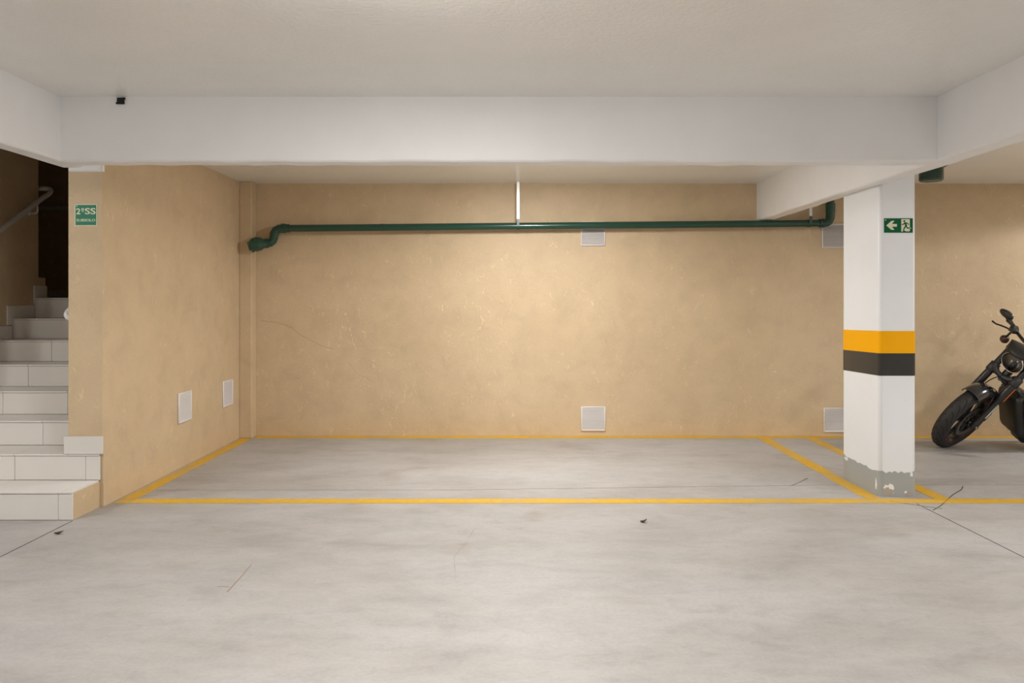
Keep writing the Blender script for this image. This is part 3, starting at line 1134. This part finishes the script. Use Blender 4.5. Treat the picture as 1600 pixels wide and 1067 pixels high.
    b.box((-0.006, -0.003, -0.03), (0.006, 0.003, 0.03), 0.002, mt)
    b.build('hose_bracket', M['galv'], root, ml=S)['label'] = 'bright steel hose bracket'
    for sg in (-1, 1):
        b = MB()
        mt = Matrix.Translation(fk(0.375, sg * (s + 0.030), -0.018)) @ Matrix.Rotation(-fa, 4, 'Y')
        b.box((-0.009, -0.006, -0.070), (0.009, 0.006, 0.070), 0.002, mt)
        b.build('side_reflector', M['amber'], root, ml=S)['label'] = 'amber strip reflector'
    # triple clamps
    b = MB()
    for sg in (-1, 1):
        b.tube([fk(0.452, sg * s), fk(0.457, sg * s), fk(0.532, sg * s), fk(0.537, sg * s)], [0.036, 0.041, 0.041, 0.036], 20)
        b.tube([fk(0.500, sg * (s - 0.02), 0.012), fk(0.478, sg * 0.055, 0.010), fk(0.468, 0, 0.006)], [0.032, 0.024, 0.021], 12)
    b.build('lower_triple_clamp', M['bike_dark'], root, angle=45, ml=S)
    b = MB()
    for sg in (-1, 1):
        b.tube([fk(0.690, sg * s), fk(0.735, sg * s)], 0.037, 18)
    b.box((-0.035, -s, -0.014), (0.035, s, 0.014), 0.006, Matrix.Translation(fk(0.712, 0, -0.012)) @ Matrix.Rotation(-fa, 4, 'Y'))
    b.build('upper_triple_clamp', M['bike_dark'], root, angle=45, ml=S)
    b = MB()
    b.tube([fk(0.44, 0, -0.055), fk(0.72, 0, -0.055)], 0.026, 14)
    b.build('steering_stem', M['bike_black'], root, ml=S)
    # brake hose between the legs
    b = MB()
    b.tube(smooth_path([fk(0.50, 0.02, 0.02), fk(0.42, -0.03, 0.03), fk(0.34, -0.06, 0.01), fk(0.27, -0.085, -0.03), fk(0.15, -0.10, -0.05)], 5), 0.0042, 8)
    b.tube(smooth_path([fk(0.48, 0.05, 0.0), fk(0.36, 0.085, -0.03), fk(0.25, s - 0.01, -0.04), fk(0.16, s - 0.005, -0.04)], 5), 0.0042, 8)
    b.build('brake_hose', M['black'], root, ml=S)

    # ---- headlamp
    hc = fk(0.6127, 0, 0.0512)
    hd = Vector((1.0, 0, -0.04)).normalized()
    b = MB()
    b.lathe([(0.0, 0.093), (-0.02, 0.094), (-0.05, 0.090), (-0.085, 0.070), (-0.105, 0.040), (-0.11, 0)], hc, hd, 36)
    b.lathe([(0.0, 0.093), (0.0, 0.086), (-0.02, 0.082)], hc, hd, 36)
    hl = b.build('headlamp', M['bike_black'], root, ml=S)
    b = MB()
    b.lathe([(0.002, 0.094), (0.010, 0.0945), (0.014, 0.091), (0.012, 0.086), (0.004, 0.086)], hc, hd, 40)
    b.build('bezel', M['chrome'], hl)['label'] = 'chrome headlamp ring'
    b = MB()
    b.lathe([(0.0, 0.086), (-0.02, 0.080), (-0.045, 0.058), (-0.058, 0.03), (-0.06, 0)], hc, hd, 36)
    b.build('reflector_bowl', M['lamp_bowl'], hl)
    b = MB()
    b.ball(hc - hd * 0.030 + Vector((0, 0.02, 0.016)), 0.016)
    b.ball(hc - hd * 0.030 + Vector((0, -0.02, -0.012)), 0.013)
    b.build('bulb_shield', M['chrome'], hl)
    b = MB()
    b.lathe([(0.006, 0.087), (0.012, 0.080), (0.020, 0.055), (0.025, 0.025), (0.026, 0), (0.022, 0), (0.021, 0.025), (0.016, 0.055), (0.009, 0.079), (0.004, 0.086)], hc, hd, 36)
    b.build('lens', M['glass'], hl)
    for sg in (-1, 1):
        b = MB()
        b.tube([fk(0.60, sg * (s - 0.02)), hc + lat * sg * 0.088 - hd * 0.03], 0.010, 8)
        b.build('headlamp_bracket', M['bike_black'], root, ml=S)
    # cowl above the headlamp, holding the gauge
    b = MB()
    cc = hc + Vector((-0.055, 0, 0.060))
    n1, n2 = 14, 10
    for shell in (1.0,):
        rows = []
        for i in range(n1 + 1):
            th = -PI * 0.5 + PI * i / n1
            row = []
            for k in range(n2 + 1):
                ph = 0.30 + 1.80 * k / n2
                row.append((th, ph))
            rows.append(row)
        V = [[b.bm.verts.new(cc + Vector((math.cos(th * 0.98) * math.cos(ph) * 0.105, math.sin(th) * 0.118, math.sin(ph) * 0.090))) for th, ph in row] for row in rows]
        for i in range(n1):
            for k in range(n2):
                b.bm.faces.new((V[i][k], V[i + 1][k], V[i + 1][k + 1], V[i][k + 1]))
    cw = b.build('headlamp_cowl', M['shroud'], root, angle=60, ml=S)
    sm = cw.modifiers.new('solid', 'SOLIDIFY')
    sm.thickness = 0.006
    b = MB()
    b.lathe([(0, 0), (0, 0.055), (0.03, 0.055), (0.034, 0.050), (0.034, 0)], fk(0.79, 0, -0.05), fo, 24)
    b.build('gauge', M['bike_black'], root, ml=S)

    # ---- handlebar and controls (straight-ahead coordinates)
    b = MB()
    half = [(-0.575, 0.0, 0.905), (-0.590, 0.09, 0.906), (-0.632, 0.17, 0.902), (-0.690, 0.25, 0.893), (-0.735, 0.30, 0.884), (-0.84, 0.42, 0.868)]
    pts = [Vector((x, -y, z)) for x, y, z in half[::-1]] + [Vector(p) for p in half[1:]]
    b.tube(smooth_path(pts, 5), 0.0145, 12)
    b.build('handlebar', M['bike_black'], root, ml=S)
    b = MB()
    for sg in (-1, 1):
        b.tube([fk(0.715, sg * 0.045, -0.03), Vector((-0.575, sg * 0.045, 0.905))], 0.020, 12)
        b.tube([Vector((-0.579, sg * 0.030, 0.905)), Vector((-0.579, sg * 0.06, 0.905))], 0.025, 12)
    b.build('riser', M['bike_dark'], root, ml=S)
    for sg in (-1, 1):
        p0, p1 = Vector((-0.745, sg * 0.31, 0.883)), Vector((-0.845, sg * 0.425, 0.867))
        MB().tube([p0, p0 + (p1 - p0) * 0.1, p0 + (p1 - p0) * 0.9, p1], [0.019, 0.017, 0.017, 0.019], 14).build('grip', M['seat'], root, ml=S)
        b = MB()
        cpt = Vector((-0.700, sg * 0.262, 0.890))
        mt = Matrix.Translation(cpt + Vector((0.012, 0, 0.004))) @ Matrix.Rotation(sg * 0.85, 4, 'Z')
        b.box((-0.030, -0.036, -0.026), (0.030, 0.036, 0.026), 0.010, mt, 2)
        b.build('switch_housing', M['bike_black'], root, angle=40, ml=S)
        b = MB()
        mt = Matrix.Translation(cpt + Vector((0.046, -sg * 0.01, 0.016))) @ Matrix.Rotation(sg * 0.6, 4, 'Z')
        b.box((-0.024, -0.038, -0.018), (0.024, 0.038, 0.020), 0.009, mt, 2)
        b.build('fluid_reservoir', M['bike_dark'], root, angle=40, ml=S)
        b = MB()
        b.tube(smooth_path([cpt + Vector((0.04, sg * 0.02, -0.012)), Vector((-0.688, sg * 0.315, 0.868)), Vector((-0.686, sg * 0.37, 0.858)), Vector((-0.688, sg * 0.42, 0.842)), Vector((-0.690, sg * 0.452, 0.844))], 4),
               0.0075, 8)
        b.ball(Vector((-0.690, sg * 0.455, 0.844)), 0.010, u=10, v=8)
        b.build('lever', M['bike_black'], root, ml=S)
        # turn signal
        b = MB()
        tc = Vector((-0.705, sg * 0.30, 0.748))
        b.tube([cpt + Vector((0, sg * 0.01, -0.02)), cpt + Vector((0.0, sg * 0.025, -0.07)), tc + Vector((-0.01, 0, 0.02))], 0.010, 8)
        b.lathe([(-0.042, 0), (-0.036, 0.018), (-0.018, 0.034), (0.004, 0.040), (0.010, 0.038)], tc, (1, 0, 0), 24)
        sig = b.build('turn_signal', M['bike_black'], root, ml=S)
        b = MB()
        b.lathe([(0.010, 0.038), (0.022, 0.032), (0.030, 0.018), (0.033, 0)], tc, (1, 0, 0), 24)
        b.build('lens', M['signal'], sig)
        # mirror
        mc = Vector((-0.637, sg * 0.36, 1.012))
        b = MB()
        b.tube(smooth_path([cpt + Vector((0.01, 0, 0.02)), cpt + Vector((0.04, sg * 0.03, 0.055)), Vector((-0.615, sg * 0.325, 0.985)), mc + Vector((0.01, -sg * 0.01, -0.015))], 4), 0.0078, 8)
        b.tube(smooth_path([cpt + Vector((0.03, -sg * 0.01, 0.02)), cpt + Vector((0.06, sg * 0.015, 0.05)), Vector((-0.60, sg * 0.322, 0.98))], 4), 0.005, 8)
        b.build('mirror_stem', M['bike_black'], root, ml=S)
        b = MB()
        mt = Matrix.Rotation(sg * 0.12, 4, 'Z') @ Matrix.Rotation(0.08, 4, 'Y')
        b.ball(mc, 1.0, (0.024, 0.070, 0.036), mt, 24, 14)
        mr = b.build('mirror', M['mirror'], root, ml=S)
        b = MB()
        b.lathe([(0, 0), (0, 0.9), (0.004, 0.9), (0.004, 0)], (0, 0, 0), (-1, 0, 0), 28)
        for v in b.bm.verts:
            v.co = mc + mt.to_3x3() @ Vector((v.co.x - 0.021, v.co.y * 0.061, v.co.z * 0.030))
        b.build('mirror_glass', M['chrome'], mr)

    # ---- frame, radiator, engine and tail (main frame: lean only)
    b = MB()
    nk0, nk1 = Vector((-0.30, 0, 0.66)), Vector((-0.43, 0, 0.85))
    b.tube([nk0, nk1], 0.034, 16)
    for sg in (-1, 1):
        b.tube(smooth_path([nk0 + lat * sg * 0.02, Vector((-0.42, sg * 0.12, 0.56)), Vector((-0.56, sg * 0.16, 0.22)), Vector((-0.70, sg * 0.16, 0.16)), Vector((-1.15, sg * 0.15, 0.19)), Vector((-1.28, sg * 0.13, 0.40)), Vector((-1.2, sg * 0.10, 0.68))], 5), 0.019, 12)
        b.tube(smooth_path([nk1 + lat * sg * 0.02, Vector((-0.62, sg * 0.10, 0.82)), Vector((-1.0, sg * 0.12, 0.70)), Vector((-1.3, sg * 0.11, 0.63)), Vector((-1.75, sg * 0.09, 0.70))], 5), 0.018, 12)
    b.build('frame', M['bike_black'], root, ml=I)
    # radiator shroud: rounded pod
    b = MB()
    mt = Matrix.Translation((-0.47, 0, 0.375)) @ Matrix.Rotation(0.20, 4, 'Y')
    b.box((-0.085, -0.175, -0.205), (0.085, 0.175, 0.200), 0.066, mt, 4)
    b.build('radiator_shroud', M['shroud'], root, angle=60, ml=I)
    b = MB()
    mt2 = mt @ Matrix.Translation((0.084, 0, 0.01))
    for k in range(14):
        z = -0.125 + 0.25 * k / 13
        b.box((-0.004, -0.115, z - 0.002), (0.0012, 0.115, z + 0.002), 0, mt2)
    rf = b.build('radiator_fins', M['shroud'], root, smooth=False, ml=I)
    rf['kind'] = 'stuff'
    for sg in (-1, 1):
        b = MB()
        b.tube(smooth_path([Vector((-0.435, sg * 0.175, 0.555)), Vector((-0.455, sg * 0.185, 0.40)), Vector((-0.505, sg * 0.180, 0.20)), Vector((-0.55, sg * 0.16, 0.12))], 5), [0.020] + [0.030] * 14 + [0.026], 14)
        b.build('radiator_side_cover', M['gloss'], root, ml=I)
    b = MB()
    b.box((-0.105, -0.10, -0.06), (0.06, 0.10, 0.06), 0.03, Matrix.Translation((-0.545, 0, 0.165)) @ Matrix.Rotation(0.35, 4, 'Y'), 3)
    b.build('oil_cooler_pod', M['shroud'], root, angle=60, ml=I)
    # engine
    b = MB()
    b.box((-1.12, -0.17, 0.17), (-0.62, 0.17, 0.40), 0.05, None, 3)
    b.lathe([(0, 0), (0, 0.13), (0.02, 0.13), (0.04, 0.11), (0.045, 0)], (-0.95, 0.165, 0.30), lat, 28)
    b.lathe([(0, 0), (0, 0.12), (0.02, 0.12), (0.04, 0.10), (0.045, 0)], (-0.78, -0.165, 0.30), -lat, 28)
    b.build('engine_block', M['bike_dark'], root, angle=50, ml=I)
    for a, xx in ((0.52, -0.78), (-0.52, -0.96)):
        b = MB()
        mt = Matrix.Translation((xx, 0, 0.36)) @ Matrix.Rotation(a, 4, 'Y')
        for k in range(7):
            b.box((-0.075, -0.10, 0.02 + k * 0.026), (0.075, 0.10, 0.036 + k * 0.026), 0.006, mt)
        b.box((-0.062, -0.085, 0.0), (0.062, 0.085, 0.21), 0.01, mt)
        b.box((-0.085, -0.11, 0.20), (0.085, 0.11, 0.28), 0.025, mt, 3)
        b.build('cylinder', M['bike_black'], root, angle=45, ml=I)
    # tank, seat, fender
    b = MB()
    prof = [(-0.44, 0.06, 0.80, 0.03), (-0.50, 0.12, 0.83, 0.075), (-0.62, 0.155, 0.86, 0.10), (-0.78, 0.150, 0.86, 0.105), (-0.92, 0.115, 0.82, 0.085), (-1.02, 0.08, 0.77, 0.05)]
    rows = []
    for x, hw, zc, hh in prof:
        rows.append([b.bm.verts.new((x, hw * math.cos(2 * PI * k / 20), zc + hh * math.sin(2 * PI * k / 20))) for k in range(20)])
    for i in range(len(rows) - 1):
        for k in range(20):
            b.bm.faces.new((rows[i][k], rows[i][(k + 1) % 20], rows[i + 1][(k + 1) % 20], rows[i + 1][k]))
    b.bm.faces.new(rows[0])
    b.bm.faces.new(rows[-1][::-1])
    tk = b.build('fuel_tank', M['gloss'], root, angle=60, ml=I)
    sb = tk.modifiers.new('sub', 'SUBSURF')
    sb.levels = sb.render_levels = 2
    b = MB()
    b.box((-1.42, -0.15, 0.655), (-1.00, 0.15, 0.735), 0.034, None, 3)
    b.box((-1.50, -0.14, 0.70), (-1.36, 0.14, 0.80), 0.034, None, 3)
    b.box((-1.72, -0.09, 0.745), (-1.42, 0.09, 0.79), 0.02, None, 3)
    b.build('seat', M['seat'], root, angle=60, ml=I)
    rw = Vector((-1.70, 0, 0.338))
    wheel('rear_wheel', rw, 0.330, 0.215, 0.228, I, stripe=True, discs=(-1,))
    b = MB()
    prof = [(-0.125, 0.335), (-0.118, 0.36), (-0.08, 0.385), (0.08, 0.385), (0.118, 0.36), (0.125, 0.335), (0.12, 0.333), (0.112, 0.355), (0.078, 0.380), (-0.078, 0.380), (-0.112, 0.355), (-0.12, 0.333)]
    b.lathe(prof, rw, -lat, 24, closed=True, a0=math.radians(55), a1=math.radians(165), ref=(1, 0, 0))
    b.build('rear_fender', M['gloss'], root, angle=40, ml=I)
    b = MB()
    for sg in (-1, 1):
        b.tube([Vector((-1.12, sg * 0.13, 0.33)), Vector((-1.45, sg * 0.145, 0.325)), rw + lat * sg * 0.145], 0.026, 12)
        b.tube([Vector((-1.30, sg * 0.165, 0.66)), rw + lat * sg * 0.165 + Vector((0.04, 0, 0.02))], 0.024, 12)
    b.tube([rw - lat * 0.17, rw + lat * 0.17], 0.014, 12)
    b.build('swingarm', M['bike_black'], root, ml=I)
    for dz in (0.0, 0.10):
        b = MB()
        b.tube(smooth_path([Vector((-0.72, -0.13, 0.50 + dz)), Vector((-0.70, -0.22, 0.40 + dz)), Vector((-0.85, -0.24, 0.26 + dz)), Vector((-1.2, -0.24, 0.25 + dz)), Vector((-1.85, -0.24, 0.30 + dz))], 5), [0.024] * 12 + [0.040] * 9, 14)
        b.build('exhaust_pipe', M['bike_black'], root, ml=I)
    b = MB()
    b.tube([Vector((-0.92, 0.15, 0.20)), Vector((-0.90, 0.30, 0.114))], 0.013, 10)
    b.ball(Vector((-0.90, 0.305, 0.113)), 0.018, (1.8, 1.2, 0.5), u=12, v=8)
    b.build('kickstand', M['bike_dark'], root, ml=I)
    b = MB()
    b.lathe([(0, 0), (0, 0.03), (-0.02, 0.03), (-0.02, 0)], (-1.97, 0, 0.70), (1, 0, 0), 16)
    for sg in (-1, 1):
        b.tube([Vector((-1.75, sg * 0.08, 0.70)), Vector((-1.85, sg * 0.15, 0.70))], 0.009, 8)
        b.ball(Vector((-1.86, sg * 0.17, 0.70)), 0.03, u=12, v=8)
    b.tube([Vector((-1.72, 0, 0.74)), Vector((-1.97, 0, 0.70))], 0.022, 10)
    b.build('tail_lamp', M['signal'], root, ml=I)
    for sg in (-1, 1):
        b = MB()
        b.tube([Vector((-0.66, sg * 0.15, 0.22)), Vector((-0.64, sg * 0.28, 0.24))], 0.014, 10)
        b.build('foot_peg', M['bike_black'], root, ml=I)


motorcycle()
